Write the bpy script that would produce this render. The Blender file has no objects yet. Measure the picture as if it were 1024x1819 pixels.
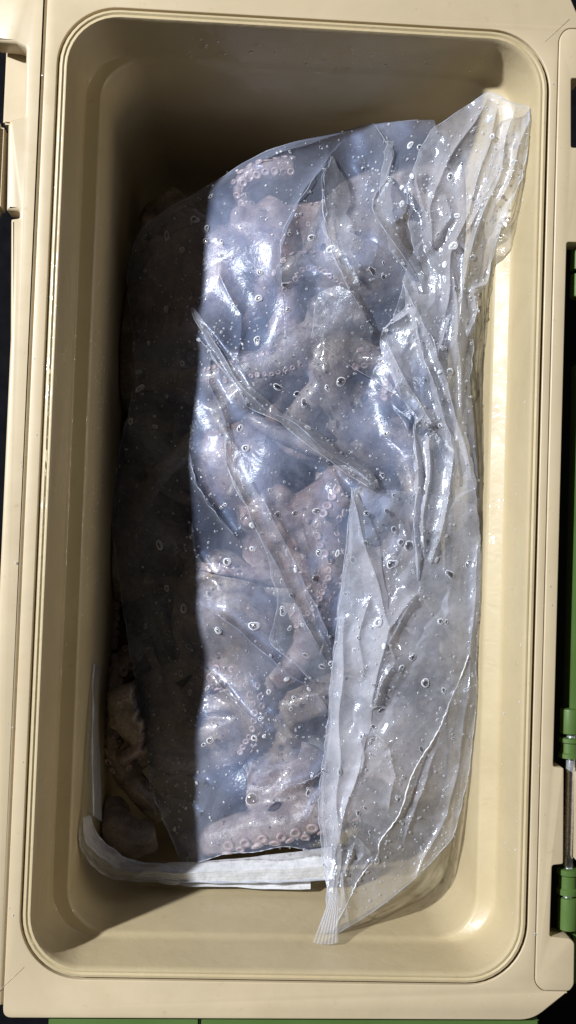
import bpy, bmesh, math, random
import numpy as np
from mathutils import Vector, Matrix

random.seed(7); rng = np.random.RandomState(11)
S = bpy.context.scene
COL = S.collection

# ------------------------------------------------------------------ camera
IW, IH = 1024.0, 1819.0
VF = 55.0
CX, CY, CZ, RA, RB, RC = -0.02177, -0.02482, 0.45719, 0.03265, -0.04562, 0.03468
OW, OH = 0.23343/2, 0.225                       # half size of the tub opening (m)
Rm = Matrix.Rotation(RC, 3, 'Z') @ Matrix.Rotation(RB, 3, 'Y') @ Matrix.Rotation(RA, 3, 'X')
camd = bpy.data.cameras.new('camera'); cam = bpy.data.objects.new('camera', camd); COL.objects.link(cam)
cam.matrix_world = Matrix.Translation((CX, CY, CZ)) @ Rm.to_4x4()
camd.sensor_fit = 'VERTICAL'; camd.angle = math.radians(VF); camd.clip_start = 0.01; camd.clip_end = 50
S.camera = cam
FPX = IH/2/math.tan(math.radians(VF/2))

# ------------------------------------------------------------------ world and lamp (night, one cool white lamp up to the left)
w = bpy.data.worlds.new('World'); S.world = w; w.use_nodes = True
w.node_tree.nodes['Background'].inputs[0].default_value = (1.0, 0.93, 0.84, 1)
w.node_tree.nodes['Background'].inputs[1].default_value = 0.036
ld = bpy.data.lights.new('lantern_light', 'AREA'); ld.shape = 'DISK'; ld.size = 0.09
ld.energy = 80; ld.color = (0.93, 0.96, 1.0)
lo = bpy.data.objects.new('lantern_light', ld); COL.objects.link(lo)
LP = Vector((-1.35, 0.60, 1.40)); lo.location = LP
lo.rotation_euler = (Vector((0, 0, -0.08)) - LP).to_track_quat('-Z', 'Y').to_euler()
# a second, far weaker warm fill light, added unseen low on the right: it reaches the upper left wall but not the depth of the box
l2 = bpy.data.lights.new('right_fill_light', 'AREA'); l2.shape = 'RECTANGLE'; l2.size = .16; l2.size_y = .16; l2.energy = 2.8; l2.color = (1.0, .86, .62)
l2o = bpy.data.objects.new('right_fill_light', l2); COL.objects.link(l2o); l2o.location = (1.25, .05, .33)
l2o.rotation_euler = (Vector((-.1, 0, -.02))-l2o.location).to_track_quat('-Z', 'Y').to_euler()
S.view_settings.view_transform = 'Standard'; S.view_settings.look = 'None'
S.view_settings.exposure = 0.0; S.view_settings.gamma = 1
S.render.engine = 'CYCLES'
S.cycles.max_bounces = 12; S.cycles.transparent_max_bounces = 24; S.cycles.transmission_bounces = 8
S.cycles.diffuse_bounces = 4; S.cycles.glossy_bounces = 3
S.cycles.use_denoising = True
S.cycles.sample_clamp_indirect = 4

# ------------------------------------------------------------------ helpers
RmN = np.array(Rm)
def PN(px, py, z):
    """photo pixel(s) at height z -> world points (numpy)"""
    px = np.asarray(px, float); py = np.asarray(py, float); z = np.asarray(z, float)*np.ones_like(px)
    d = np.stack([(px-IW/2)/FPX, (IH/2-py)/FPX, -np.ones_like(px)], -1) @ RmN.T
    t = (z-CZ)/d[..., 2]
    return np.stack([CX+d[..., 0]*t, CY+d[..., 1]*t, z], -1)
def P(px, py, z=0.0): return Vector(PN([px], [py], [z])[0].tolist())
PXM = 0.457/FPX*1.0            # metres per photo pixel at the rim

def mesh_from(name, V, F):
    me = bpy.data.meshes.new(name); me.from_pydata([tuple(v) for v in V], [], F); me.validate(); me.update(); return me
def add(name, me, mat=None, parent=None, smooth=True):
    o = bpy.data.objects.new(name, me); COL.objects.link(o)
    if mat is not None and not me.materials: me.materials.append(mat)
    if parent: o.parent = parent
    if smooth: me.polygons.foreach_set('use_smooth', [True]*len(me.polygons))
    return o
def tag(o, label=None, cat=None, group=None, kind=None):
    for k, v in (('label', label), ('category', cat), ('group', group), ('kind', kind)):
        if v: o[k] = v
    return o
def empty(name, label, cat, group=None, loc=(0, 0, 0)):
    o = bpy.data.objects.new(name, None); COL.objects.link(o); o.location = loc; o.empty_display_size = .02
    return tag(o, label, cat, group)
def put(o, parent):          # parent while keeping world coordinates of an unrotated empty
    o.parent = parent; o.location = Vector(o.location)-Vector(parent.location); return o
def bm_mesh(name, bm):
    me = bpy.data.meshes.new(name); bm.to_mesh(me); bm.free(); return me
def autosmooth(me, ang=35):
    bm = bmesh.new(); bm.from_mesh(me)
    for f in bm.faces: f.smooth = True
    for e in bm.edges:
        if len(e.link_faces) == 2 and e.calc_face_angle(0) > math.radians(ang): e.smooth = False
    bm.to_mesh(me); bm.free()

def interp_poly(pts, y):
    a = np.array(pts, float); return np.interp(y, a[:, 1], a[:, 0])
def smooth_path(pts, n):
    """Catmull-Rom through the points, n samples"""
    p = np.array(pts, float); p = np.vstack([2*p[0]-p[1], p, 2*p[-1]-p[-2]])
    m = len(p)-3; out = []
    for t in np.linspace(0, m-1e-6, n):
        i = int(t); u = t-i; a, b, c, d = p[i:i+4]
        out.append(.5*((2*b)+(-a+c)*u+(2*a-5*b+4*c-d)*u*u+(-a+3*b-3*c+d)*u**3))
    return np.array(out)
def tube_geo(path, radii, sides=10, cap=True):
    path = np.array(path, float); n = len(path); V = []; F = []
    T = np.gradient(path, axis=0); T /= np.linalg.norm(T, axis=1)[:, None]+1e-12
    up = np.array([0, 0, 1.]) if abs(T[0][2]) < .9 else np.array([1., 0, 0])
    s = np.cross(T[0], up); s /= np.linalg.norm(s)
    for i in range(n):
        s = s-T[i]*np.dot(s, T[i]); s /= np.linalg.norm(s)+1e-12; b = np.cross(T[i], s)
        for k in range(sides):
            a = 2*math.pi*k/sides; V.append(path[i]+radii[i]*(math.cos(a)*s+math.sin(a)*b))
    for i in range(n-1):
        for k in range(sides):
            k2 = (k+1) % sides; F.append((i*sides+k, i*sides+k2, (i+1)*sides+k2, (i+1)*sides+k))
    if cap: F.append(tuple(range(sides))[::-1]); F.append(tuple((n-1)*sides+k for k in range(sides)))
    return V, F
class Geo:
    def __init__(s): s.V = []; s.F = []
    def add(s, V, F):
        o = len(s.V); s.V += [tuple(v) for v in V]; s.F += [tuple(i+o for i in f) for f in F]
def lathe(profile, n=16, axis='Z'):
    V = []; F = []; m = len(profile)
    for r, z in profile:
        for k in range(n):
            a = 2*math.pi*k/n; V.append((r*math.cos(a), r*math.sin(a), z) if axis == 'Z' else (r*math.cos(a), z, r*math.sin(a)))
    for i in range(m-1):
        for k in range(n):
            k2 = (k+1) % n; f = (i*n+k, i*n+k2, (i+1)*n+k2, (i+1)*n+k); F.append(f if axis == 'Z' else f[::-1])
    F.append(tuple(range(n))[::-1] if axis == 'Z' else tuple(range(n)))
    F.append(tuple((m-1)*n+k for k in range(n)) if axis == 'Z' else tuple((m-1)*n+k for k in range(n))[::-1])
    return V, F

# ------------------------------------------------------------------ materials
def newmat(name):
    m = bpy.data.materials.new(name); m.use_nodes = True; nt = m.node_tree
    for n in list(nt.nodes): nt.nodes.remove(n)
    return m, nt, nt.nodes.new('ShaderNodeOutputMaterial')
def N(nt, t, **kw):
    n = nt.nodes.new(t)
    for k, v in kw.items():
        if hasattr(n, k) and not k[0].isupper(): setattr(n, k, v)
        else: n.inputs[k.replace('_', ' ')].default_value = v
    return n
def coords(nt): return N(nt, 'ShaderNodeNewGeometry').outputs['Position']
def noise(nt, scale, detail=4, rough=.55, dist=0):
    n = N(nt, 'ShaderNodeTexNoise', Scale=scale, Detail=detail, Roughness=rough, Distortion=dist)
    nt.links.new(coords(nt), n.inputs['Vector']); return n
def ramp(nt, src, stops):
    r = nt.nodes.new('ShaderNodeValToRGB'); nt.links.new(src, r.inputs[0])
    e = r.color_ramp.elements
    while len(e) < len(stops): e.new(.5)
    for q, (p, c) in zip(e, stops): q.position = p; q.color = (*c, 1) if len(c) == 3 else c
    return r
def bump(nt, src, strength, dist):
    b = N(nt, 'ShaderNodeBump', Strength=strength, Distance=dist); nt.links.new(src, b.inputs['Height']); return b

def plastic(name, c0, c1, rough=.36, wet=False):
    m, nt, out = newmat(name)
    p = N(nt, 'ShaderNodeBsdfPrincipled'); nt.links.new(p.outputs[0], out.inputs[0])
    n1 = noise(nt, 14, 5, .6); r = ramp(nt, n1.outputs['Fac'], [(.3, c0), (.7, c1)]); 
    n7 = noise(nt, 170, 8, .75, .3); r7 = ramp(nt, n7.outputs['Fac'], [(.60, (1, 1, 1)), (.70, (.86, .84, .80))])
    n8 = noise(nt, 6, 5, .7, 1.5); r8 = ramp(nt, n8.outputs['Fac'], [(.3, (.90, .89, .87)), (.6, (1, 1, 1))])
    mA = N(nt, 'ShaderNodeMix', data_type='RGBA', blend_type='MULTIPLY'); mA.inputs[0].default_value = 1; nt.links.new(r7.outputs[0], mA.inputs[6]); nt.links.new(r8.outputs[0], mA.inputs[7])
    mB = N(nt, 'ShaderNodeMix', data_type='RGBA', blend_type='MULTIPLY'); mB.inputs[0].default_value = 1; nt.links.new(r.outputs[0], mB.inputs[6]); nt.links.new(mA.outputs[2], mB.inputs[7])
    nt.links.new(mB.outputs[2], p.inputs['Base Color'])
    n2 = noise(nt, 60, 4, .6); rr = ramp(nt, n2.outputs['Fac'], [(.35, (rough-.08,)*3), (.7, (rough+.1,)*3)]); nt.links.new(rr.outputs[0], p.inputs['Roughness'])
    n3 = noise(nt, 2600, 2, .5); b = bump(nt, n3.outputs['Fac'], .12, .0002); 
    if wet:
        n4 = noise(nt, 90, 4, .6, .6); b2 = bump(nt, n4.outputs['Fac'], .25, .0012); nt.links.new(b2.outputs[0], b.inputs['Normal'])
    nt.links.new(b.outputs[0], p.inputs['Normal'])
    if wet:                                     # a film of water: clear coat with runny ripples
        n5 = noise(nt, 38, 3, .5, 1.6); n6 = noise(nt, 9, 3, .5, .5); b5 = bump(nt, n5.outputs['Fac'], .5, .004); p.inputs['Coat Roughness'].default_value = .06
        rc = ramp(nt, n6.outputs['Fac'], [(.42, (.05,)*3), (.6, (.4,)*3)]); nt.links.new(rc.outputs[0], p.inputs['Coat Weight']); nt.links.new(b5.outputs[0], p.inputs['Coat Normal'])
    return m
M_TAN = plastic('tan_plastic', (.53, .437, .292), (.57, .468, .312), .40)
M_TUB = plastic('tan_liner_plastic', (.475, .39, .235), (.525, .43, .26), .45, wet=True)
M_GREEN = plastic('green_plastic', (.075, .135, .032), (.09, .16, .04), .42)
M_DARK = plastic('dark_plastic', (.012, .012, .013), (.02, .02, .02), .6)

def mat_metal():
    m, nt, out = newmat('steel_rod'); p = N(nt, 'ShaderNodeBsdfPrincipled', Metallic=.75); nt.links.new(p.outputs[0], out.inputs[0])
    n1 = noise(nt, 500, 3); r = ramp(nt, n1.outputs['Fac'], [(.3, (.6, .63, .68)), (.7, (.8, .83, .88))]); nt.links.new(r.outputs[0], p.inputs['Base Color'])
    r2 = ramp(nt, n1.outputs['Fac'], [(.3, (.18,)*3), (.7, (.34,)*3)]); nt.links.new(r2.outputs[0], p.inputs['Roughness']); return m
M_STEEL = mat_metal()
def mat_ground():
    m, nt, out = newmat('dark_ground'); p = N(nt, 'ShaderNodeBsdfPrincipled', Roughness=.9); nt.links.new(p.outputs[0], out.inputs[0])
    n1 = noise(nt, 80, 6); r = ramp(nt, n1.outputs['Fac'], [(.3, (.002, .002, .003)), (.75, (.006, .006, .008))]); nt.links.new(r.outputs[0], p.inputs['Base Color'])  # near-black colour keeps the ground looking unlit under the lamp
    p.inputs['Specular IOR Level'].default_value = .1
    return m
M_GROUND = mat_ground()

def mat_film(name, haze=.2, haze_var=.2, tint=(.86, .90, 1.0), gloss=.16, rough=.16, edge=.5, grain=1.0, spec=1.0, broad=.82, sheen=(.40, .44, .52)):
    """thin clear polythene: mostly see-through, a milky haze, a sheen that grows at grazing angles"""
    m, nt, out = newmat(name)
    L = nt.links.new
    tr = N(nt, 'ShaderNodeBsdfTransparent'); tr.inputs[0].default_value = (.97, .975, .985, 1)
    df = N(nt, 'ShaderNodeBsdfDiffuse'); df.inputs[0].default_value = (*tint, 1)
    tl = N(nt, 'ShaderNodeBsdfTranslucent'); tl.inputs[0].default_value = (*tint, 1)
    milky = N(nt, 'ShaderNodeMixShader'); milky.inputs[0].default_value = .35; L(df.outputs[0], milky.inputs[1]); L(tl.outputs[0], milky.inputs[2])
    gl = N(nt, 'ShaderNodeBsdfGlossy', Roughness=rough); gl.inputs[0].default_value = (.9*spec, .95*spec, 1*spec, 1)
    gw = N(nt, 'ShaderNodeBsdfGlossy', Roughness=.55); gw.inputs[0].default_value = (*sheen, 1)
    gg = N(nt, 'ShaderNodeMixShader'); gg.inputs[0].default_value = broad; L(gl.outputs[0], gg.inputs[1]); L(gw.outputs[0], gg.inputs[2])
    # haze amount
    n1 = noise(nt, 26, 5, .6, .8); n2 = noise(nt, 240, 4, .65, .4)
    r1 = ramp(nt, n1.outputs['Fac'], [(.34, (0, 0, 0)), (.68, (1, 1, 1))])
    r2 = ramp(nt, n2.outputs['Fac'], [(.3, (.75,)*3), (.75, (1.25,)*3)])
    mu = N(nt, 'ShaderNodeMath', operation='MULTIPLY'); L(r1.outputs[0], mu.inputs[0]); mu.inputs[1].default_value = haze_var
    ad = N(nt, 'ShaderNodeMath', operation='ADD'); L(mu.outputs[0], ad.inputs[0]); ad.inputs[1].default_value = haze
    mg = N(nt, 'ShaderNodeMath', operation='MULTIPLY'); L(ad.outputs[0], mg.inputs[0]); L(r2.outputs[0], mg.inputs[1])
    lw = N(nt, 'ShaderNodeLayerWeight', Blend=.32)
    me = N(nt, 'ShaderNodeMath', operation='MULTIPLY'); L(lw.outputs['Facing'], me.inputs[0]); me.inputs[1].default_value = edge
    a2 = N(nt, 'ShaderNodeMath', operation='ADD', use_clamp=True); L(mg.outputs[0], a2.inputs[0]); L(me.outputs[0], a2.inputs[1])
    mix1 = N(nt, 'ShaderNodeMixShader'); L(a2.outputs[0], mix1.inputs[0]); L(tr.outputs[0], mix1.inputs[1]); L(milky.outputs[0], mix1.inputs[2])
    fr = N(nt, 'ShaderNodeFresnel', IOR=1.5)
    fm = N(nt, 'ShaderNodeMath', operation='MINIMUM'); fm.inputs[1].default_value = .38; L(fr.outputs[0], fm.inputs[0])
    f2 = N(nt, 'ShaderNodeMath', operation='ADD', use_clamp=True); L(fm.outputs[0], f2.inputs[0]); f2.inputs[1].default_value = gloss
    mix2 = N(nt, 'ShaderNodeMixShader'); L(f2.outputs[0], mix2.inputs[0]); L(mix1.outputs[0], mix2.inputs[1]); L(gg.outputs[0], mix2.inputs[2])
    L(mix2.outputs[0], out.inputs[0])
    nb = noise(nt, 130, 5, .6, 1.2); nb2 = noise(nt, 900, 3, .6)
    b = bump(nt, nb.outputs['Fac'], .35*grain, .0016); b2 = bump(nt, nb2.outputs['Fac'], .2*grain, .0004); L(b.outputs[0], b2.inputs['Normal'])
    for s in (df, tl, gl, gw, fr): L(b2.outputs[0], s.inputs['Normal'])
    return m
M_FILM = mat_film('clear_film', .038, .25, tint=(.52, .57, .74), gloss=.052, rough=.15, grain=.4, spec=.42, broad=.87, sheen=(.25, .34, .58))  # the lamp's bluish sheen is put into this haze tint and gloss colour
M_FLAP = mat_film('clear_film_layered', .165, .26, tint=(.80, .79, .84), gloss=.05, rough=.11, grain=.6, spec=1, broad=.66, sheen=(.45, .52, .68))
M_SIDE = mat_film('clear_film_upright', .05, .05, tint=(.7, .7, .72), gloss=.0, rough=.25, edge=.05, spec=.12)
M_FILM_THIN = mat_film('clear_film_fold', .02, .10, edge=.3, spec=.9, broad=.6, tint=(.85, .85, .88), gloss=.01, rough=.2)
M_EDGE_GLINT = mat_film('film_edge_glint', .3, .3, gloss=.1, rough=.2)
M_WHITE = mat_film('white_film', .78, .18, tint=(.93, .94, .98), gloss=.08, rough=.25)

def mat_octo(name, a, b, c):
    m, nt, out = newmat(name); L = nt.links.new
    p = N(nt, 'ShaderNodeBsdfPrincipled', Roughness=.24, Coat_Weight=.6, Coat_Roughness=.08); L(p.outputs[0], out.inputs[0])
    n1 = noise(nt, 55, 6, .62, .7); n2 = noise(nt, 700, 3, .6)
    r = ramp(nt, n1.outputs['Fac'], [(.32, a), (.5, b), (.66, c)])
    r2 = ramp(nt, n2.outputs['Fac'], [(.35, (.78,)*3), (.65, (1.1,)*3)])
    mx = N(nt, 'ShaderNodeMix', data_type='RGBA', blend_type='MULTIPLY'); mx.inputs[0].default_value = 1
    L(r.outputs[0], mx.inputs[6]); L(r2.outputs[0], mx.inputs[7]); L(mx.outputs[2], p.inputs['Base Color'])
    n3 = noise(nt, 420, 5, .7); bb = bump(nt, n3.outputs['Fac'], .45, .0009); L(bb.outputs[0], p.inputs['Normal'])
    p.inputs['Subsurface Weight'].default_value = .15; p.inputs['Subsurface Radius'].default_value = (.004, .002, .0015); p.inputs['Subsurface Scale'].default_value = .5
    return m
M_OCT = [mat_octo('octopus_skin_grey', (.10, .085, .08), (.24, .20, .185), (.42, .355, .32)),
         mat_octo('octopus_skin_pink', (.14, .085, .085), (.29, .21, .195), (.47, .37, .34)),
         mat_octo('octopus_skin_brown', (.10, .075, .06), (.26, .2, .16), (.45, .38, .3)),
         mat_octo('octopus_skin_green', (.17, .17, .15), (.28, .29, .25), (.38, .39, .34)),
         mat_octo('octopus_skin_tan', (.20, .155, .145), (.38, .31, .29), (.54, .46, .43))]
def mat_sucker():
    m, nt, out = newmat('sucker_skin'); L = nt.links.new
    p = N(nt, 'ShaderNodeBsdfPrincipled', Roughness=.3); L(p.outputs[0], out.inputs[0])
    n1 = noise(nt, 300, 4); r = ramp(nt, n1.outputs['Fac'], [(.3, (.42, .30, .29)), (.7, (.60, .48, .45))]); L(r.outputs[0], p.inputs['Base Color'])
    p.inputs['Subsurface Weight'].default_value = .1; p.inputs['Subsurface Radius'].default_value = (.003, .0015, .001)
    return m
M_SUCK = mat_sucker()
def mat_water():
    m, nt, out = newmat('water'); L = nt.links.new
    g = N(nt, 'ShaderNodeBsdfRefraction', Roughness=.0, IOR=1.15); gs = N(nt, 'ShaderNodeBsdfGlossy', Roughness=.12)
    t = N(nt, 'ShaderNodeBsdfTransparent'); t.inputs[0].default_value = (.8, .8, .82, 1)
    ga = N(nt, 'ShaderNodeMixShader'); ga.inputs[0].default_value = .8; L(g.outputs[0], ga.inputs[1]); L(t.outputs[0], ga.inputs[2])
    gb = N(nt, 'ShaderNodeMixShader'); gb.inputs[0].default_value = .05; L(ga.outputs[0], gb.inputs[1]); L(gs.outputs[0], gb.inputs[2])
    sk = N(nt, 'ShaderNodeBsdfTranslucent'); sk.inputs[0].default_value = (.95, .97, 1, 1); d = N(nt, 'ShaderNodeBsdfDiffuse'); d.inputs[0].default_value = (.95, .97, 1, 1)
    md = N(nt, 'ShaderNodeMixShader'); L(sk.outputs[0], md.inputs[1]); L(d.outputs[0], md.inputs[2])
    lw = N(nt, 'ShaderNodeLayerWeight', Blend=.5); r = ramp(nt, lw.outputs['Facing'], [(.16, (0, 0, 0)), (.34, (1, 1, 1))])  # white rim painted on by facing angle, in place of refracted light
    mx = N(nt, 'ShaderNodeMixShader'); L(r.outputs[0], mx.inputs[0]); L(gb.outputs[0], mx.inputs[1]); L(md.outputs[0], mx.inputs[2]); L(mx.outputs[0], out.inputs[0])
    return m
M_WATER = mat_water()

# ------------------------------------------------------------------ ground
g = Geo(); g.add([(-3, -3, -.27), (3, -3, -.27), (3, 3, -.27), (-3, 3, -.27)], [(0, 1, 2, 3)])
tag(add('ground', mesh_from('ground', g.V, g.F), M_GROUND), kind='structure')

# ------------------------------------------------------------------ cooler box
cooler = empty('cooler_box', 'open tan plastic cooler box with green hinges, seen from above with bags of octopus inside', 'cooler box', loc=(0, 0, -.25))
def cpart(name, me, mat, parent=None, smooth=True):
    o = add(name, me, mat, None, smooth)
    if parent is None: put(o, cooler)
    else:
        o.parent = parent
    return o

def rrect(hx, hy, r, z, n=10, m=14):
    pts = []
    for (sx, sy, a0) in ((1, 1, 0), (-1, 1, 90), (-1, -1, 180), (1, -1, 270)):
        for k in range(n+1):
            a = math.radians(a0+90*k/n); pts.append((sx*(hx-r)+r*math.cos(a), sy*(hy-r)+r*math.sin(a), z))
    out = []
    for i, p in enumerate(pts):
        q = pts[(i+1) % len(pts)]; out.append(p)
        if i % (n+1) == n:
            for k in range(1, m): out.append(tuple(p[j]+(q[j]-p[j])*k/m for j in range(3)))
    return out
W_, H_ = OW, OH
rings = [  # (inset x, inset y, radius, z)
    (-.0001, -.0001, .0285, -.0045), (.0010, .0010, .0275, -.0045), (.0011, .0011, .0275, -.0004), (.0016, .0016, .027, .0006), (.0026, .0026, .0265, .0008),
    (.0031, .0031, .026, .0003), (.0034, .0034, .0255, .0000), (.0038, .0038, .025, .0003), (.0046, .0046, .0245, .0002), (.0051, .0051, .024, -.0007),
    (.0055, .0055, .0235, -.003), (.0075, .0072, .0225, -.027), (.0079, .0076, .0225, -.0295), (.0090, .0080, .022, -.0310),
    (.0150, .0084, .021, -.0322), (.0160, .0087, .021, -.0331), (.0165, .0092, .021, -.0350), (.0215, .0160, .020, -.170),
    (.0235, .0180, .019, -.183), (.030, .0245, .017, -.1905), (.05, .045, .012, -.192), (.09, .09, .01, -.192)]
V = []; F = []
for (ix, iy, r, z) in rings: V += rrect(W_-ix, H_-iy, r, z)
n = len(V)//len(rings)
for i in range(len(rings)-1):
    for k in range(n):
        k2 = (k+1) % n; F.append((i*n+k, (i+1)*n+k, (i+1)*n+k2, i*n+k2)[::-1])
F.append(tuple((len(rings)-1)*n+k for k in range(n)))
me = mesh_from('liner', V, F); autosmooth(me, 50)
liner = cpart('liner', me, M_TUB)
bm = bmesh.new(); bm.from_mesh(me); bmesh.ops.recalc_face_normals(bm, faces=bm.faces)
if sum(f.normal.z*f.calc_area() for f in bm.faces) < 0: bmesh.ops.reverse_faces(bm, faces=bm.faces)
bm.to_mesh(me); bm.free()
def wall_x(z): return W_-np.interp(-np.asarray(z), [0, .003, .030, .033, .17, .19], [.0051, .0055, .008, .0163, .0215, .030])
def wall_y(z): return H_-np.interp(-np.asarray(z), [0, .003, .030, .17, .19], [.0051, .0055, .0078, .016, .026])

def plate(name, outlines, z_top, thick, bev, mat, parent=None):
    cu = bpy.data.curves.new(name, 'CURVE'); cu.dimensions = '2D'; cu.fill_mode = 'BOTH'
    cu.extrude = thick/2-bev; cu.bevel_depth = bev; cu.bevel_resolution = 2
    cu.offset = -bev
    for pts in outlines:
        sp = cu.splines.new('POLY'); sp.points.add(len(pts)-1); sp.use_cyclic_u = True
        for q, p in zip(sp.points, pts): q.co = (p[0], p[1], 0, 1)
    tmp = bpy.data.objects.new('tmp', cu); COL.objects.link(tmp)
    dg = bpy.context.evaluated_depsgraph_get(); me = bpy.data.meshes.new_from_object(tmp.evaluated_get(dg))
    bpy.data.objects.remove(tmp); bpy.data.curves.remove(cu)
    me.name = name; me.materials.clear()
    for v in me.vertices: v.co.z += z_top-thick/2
    bm = bmesh.new(); bm.from_mesh(me); bmesh.ops.remove_doubles(bm, verts=bm.verts, dist=1e-6); bm.to_mesh(me); bm.free()
    autosmooth(me, 40)
    return cpart(name, me, mat, parent, smooth=False)
def px2(pts, z=0.0): return [tuple(P(x, y, z)) for x, y in pts]
def roundpoly(pts, r, n=5):
    """round each corner of a closed polygon; r: number or list"""
    out = []; m = len(pts)
    for i in range(m):
        a, b, c = Vector(pts[i-1][:2]), Vector(pts[i][:2]), Vector(pts[(i+1) % m][:2]); rr = r[i] if isinstance(r, list) else r
        u = (a-b); v = (c-b); d = min(rr, u.length*.45, v.length*.45)
        p0 = b+u.normalized()*d; p1 = b+v.normalized()*d
        for k in range(n+1):
            t = k/n; out.append(tuple(p0*(1-t)**2+b*2*t*(1-t)+p1*t*t))
    return out
hole = [p[:2] for p in rrect(W_, H_, .0285, 0, 14, 4)][::-1]
# top flange: everything left of the hinge panel
lx = P(58, 600).x; rx = P(965, 1000).x
fl = [(lx, P(20, -60).y), (lx, P(60, 1812).y)] + [tuple(P(946, 1815).xy), tuple(P(1012, 1757).xy)] 
sx0 = P(951, 1700).x
flange_out = roundpoly([(lx, .262), (lx, P(60, 1809).y), (P(946, 1813).x, P(946, 1812).y), (P(1010, 1762).x, P(1010, 1762).y),
                        (sx0+.0035, P(1010, 1762).y), (sx0, P(951, 1745).y), (sx0, P(970, 66).y), (sx0+.0035, P(1000, 49).y), (P(1022, 49).x+.004, P(1022, 49).y),
                        (P(1003, -2).x-.006, .262)], [.002, .004, .006, .001, .0035, .004, .004, .0035, .001, .004])
plate('top_rim', [flange_out, hole], 0, .014, .0005, M_TAN)
# outer strip on the left, sloping a little, with the latch recess left open
strip = roundpoly([(lx-.00035, .262), (P(-14, 0).x, .262), tuple(P(-10, 72).xy), tuple(P(30, 76).xy), tuple(P(46, 84).xy), tuple(P(43, 206).xy), tuple(P(18, 212).xy), tuple(P(14, 220).xy),
                   tuple(P(11, 372).xy), tuple(P(34, 374).xy), tuple(P(34, 386).xy), tuple(P(19, 388).xy), (P(18, 600).x, P(18, 600).y), (P(18, 600).x, -.2375), (lx-.00035, -.2375)], .0008, 4)
plate('left_edge_strip', [strip], -.0004, .012, .0016, M_TAN)
bm = bmesh.new()
def boxb(bm, a, b):
    r = bmesh.ops.create_cube(bm, size=1); vs = r['verts']
    for v in vs: v.co = Vector([(a[i]+b[i])/2+v.co[i]*(b[i]-a[i]) for i in range(3)])
    return vs
def boxpart(name, a, b, mat, bev=.001, parent=None):
    bm = bmesh.new(); boxb(bm, a, b); bmesh.ops.bevel(bm, geom=bm.edges[:], offset=bev, segments=2, affect='EDGES')
    me = bm_mesh(name, bm); autosmooth(me, 40); return cpart(name, me, mat, parent, False)
# floor of the latch recess and the latch tongue next to it
a = P(4, 210, -.012); b = P(46, 82, -.012); boxpart('latch_recess', (a.x, a.y-.002, -.030), (b.x+.002, b.y+.0035, -.0135), M_TAN)
a = P(-25, 372, -.006); b = P(9, 219, -.006); boxpart('latch_tongue', (a.x, a.y, -.018), (b.x-.0004, b.y, -.0045), M_TAN, .002)
# hinge panel on the right with its open slots
pr = P(1022, 1700).x; g0 = .00035
panel = [(sx0+g0, P(951, 1745).y-.0002), (sx0+g0, P(970, 66).y+.0002), (sx0+.0036, P(1000, 49).y-.0004), (P(1030, 49).x+.004, P(1022, 49).y-.0004),
         (P(1034, 138).x, P(1030, 139).y), (P(1015, 139).x, P(1015, 139).y), (P(1015, 262).x, P(1015, 262).y), (P(1040, 262).x, P(1030, 262).y),
         (P(1040, 428).x, P(1030, 430).y), (P(1007, 430).x, P(1007, 430).y), (P(983, 1362).x, P(983, 1362).y), (P(1002, 1364).x, P(1002, 1364).y),
         (P(1001, 1535).x, P(1001, 1535).y), (P(981, 1537).x, P(981, 1537).y), (P(977, 1664).x, P(977, 1664).y), (P(1014, 1668).x, P(1014, 1668).y), (P(1021, 1675).x, P(1021, 1675).y),
         (P(1020, 1750).x, P(1020, 1750).y), (P(1012, 1760).x, P(1010, 1762).y+.0004), (sx0+.0036, P(1010, 1762).y+.0004)]
plate('hinge_panel', [roundpoly(panel, [.004, .004, .0035, .001, .001, .001, .001, .001, .001, .0012, .0012, .001, .001, .0012, .0012, .001, .002, .002, .001, .0035], 5)], .0002, .013, .0006, M_TAN)
# outer shell under the rim
shell = roundpoly([(-.124, .252), (-.124, -.234), (.118, -.234), (.124, -.228), (.124, .252)], .01)
so = [p for p in shell]; hole2 = [p[:2] for p in rrect(W_-.002, H_-.002, .027, 0, 10, 4)][::-1]
plate('outer_shell', [so, hole2], -.0145, .235, .001, M_DARK)
# green trim bar that shows below the front edge, in two lengths
x0 = P(92, 1815, -.012).x; x1 = P(357, 1815, -.012).x; x2 = P(948, 1815, -.012).x
boxpart('front_trim', (x0, -.2550, -.020), (x1-.0004, P(250, 1812).y-.0002, -.0035), M_GREEN, .0008)
boxpart('front_trim', (x1+.0004, -.2550, -.020), (x2, P(800, 1813.5).y-.0002, -.0035), M_GREEN, .0008)
# mould lines across the corners
for (a, b) in (((-6, 1764), (43, 1718)), ((968, 74), (1012, 34))):
    V, F = tube_geo([P(*a, .0001), P(*b, .0001)], [.0001, .0001], 6); cpart('mould_line', mesh_from('mould_line', V, F), M_TAN)
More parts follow.
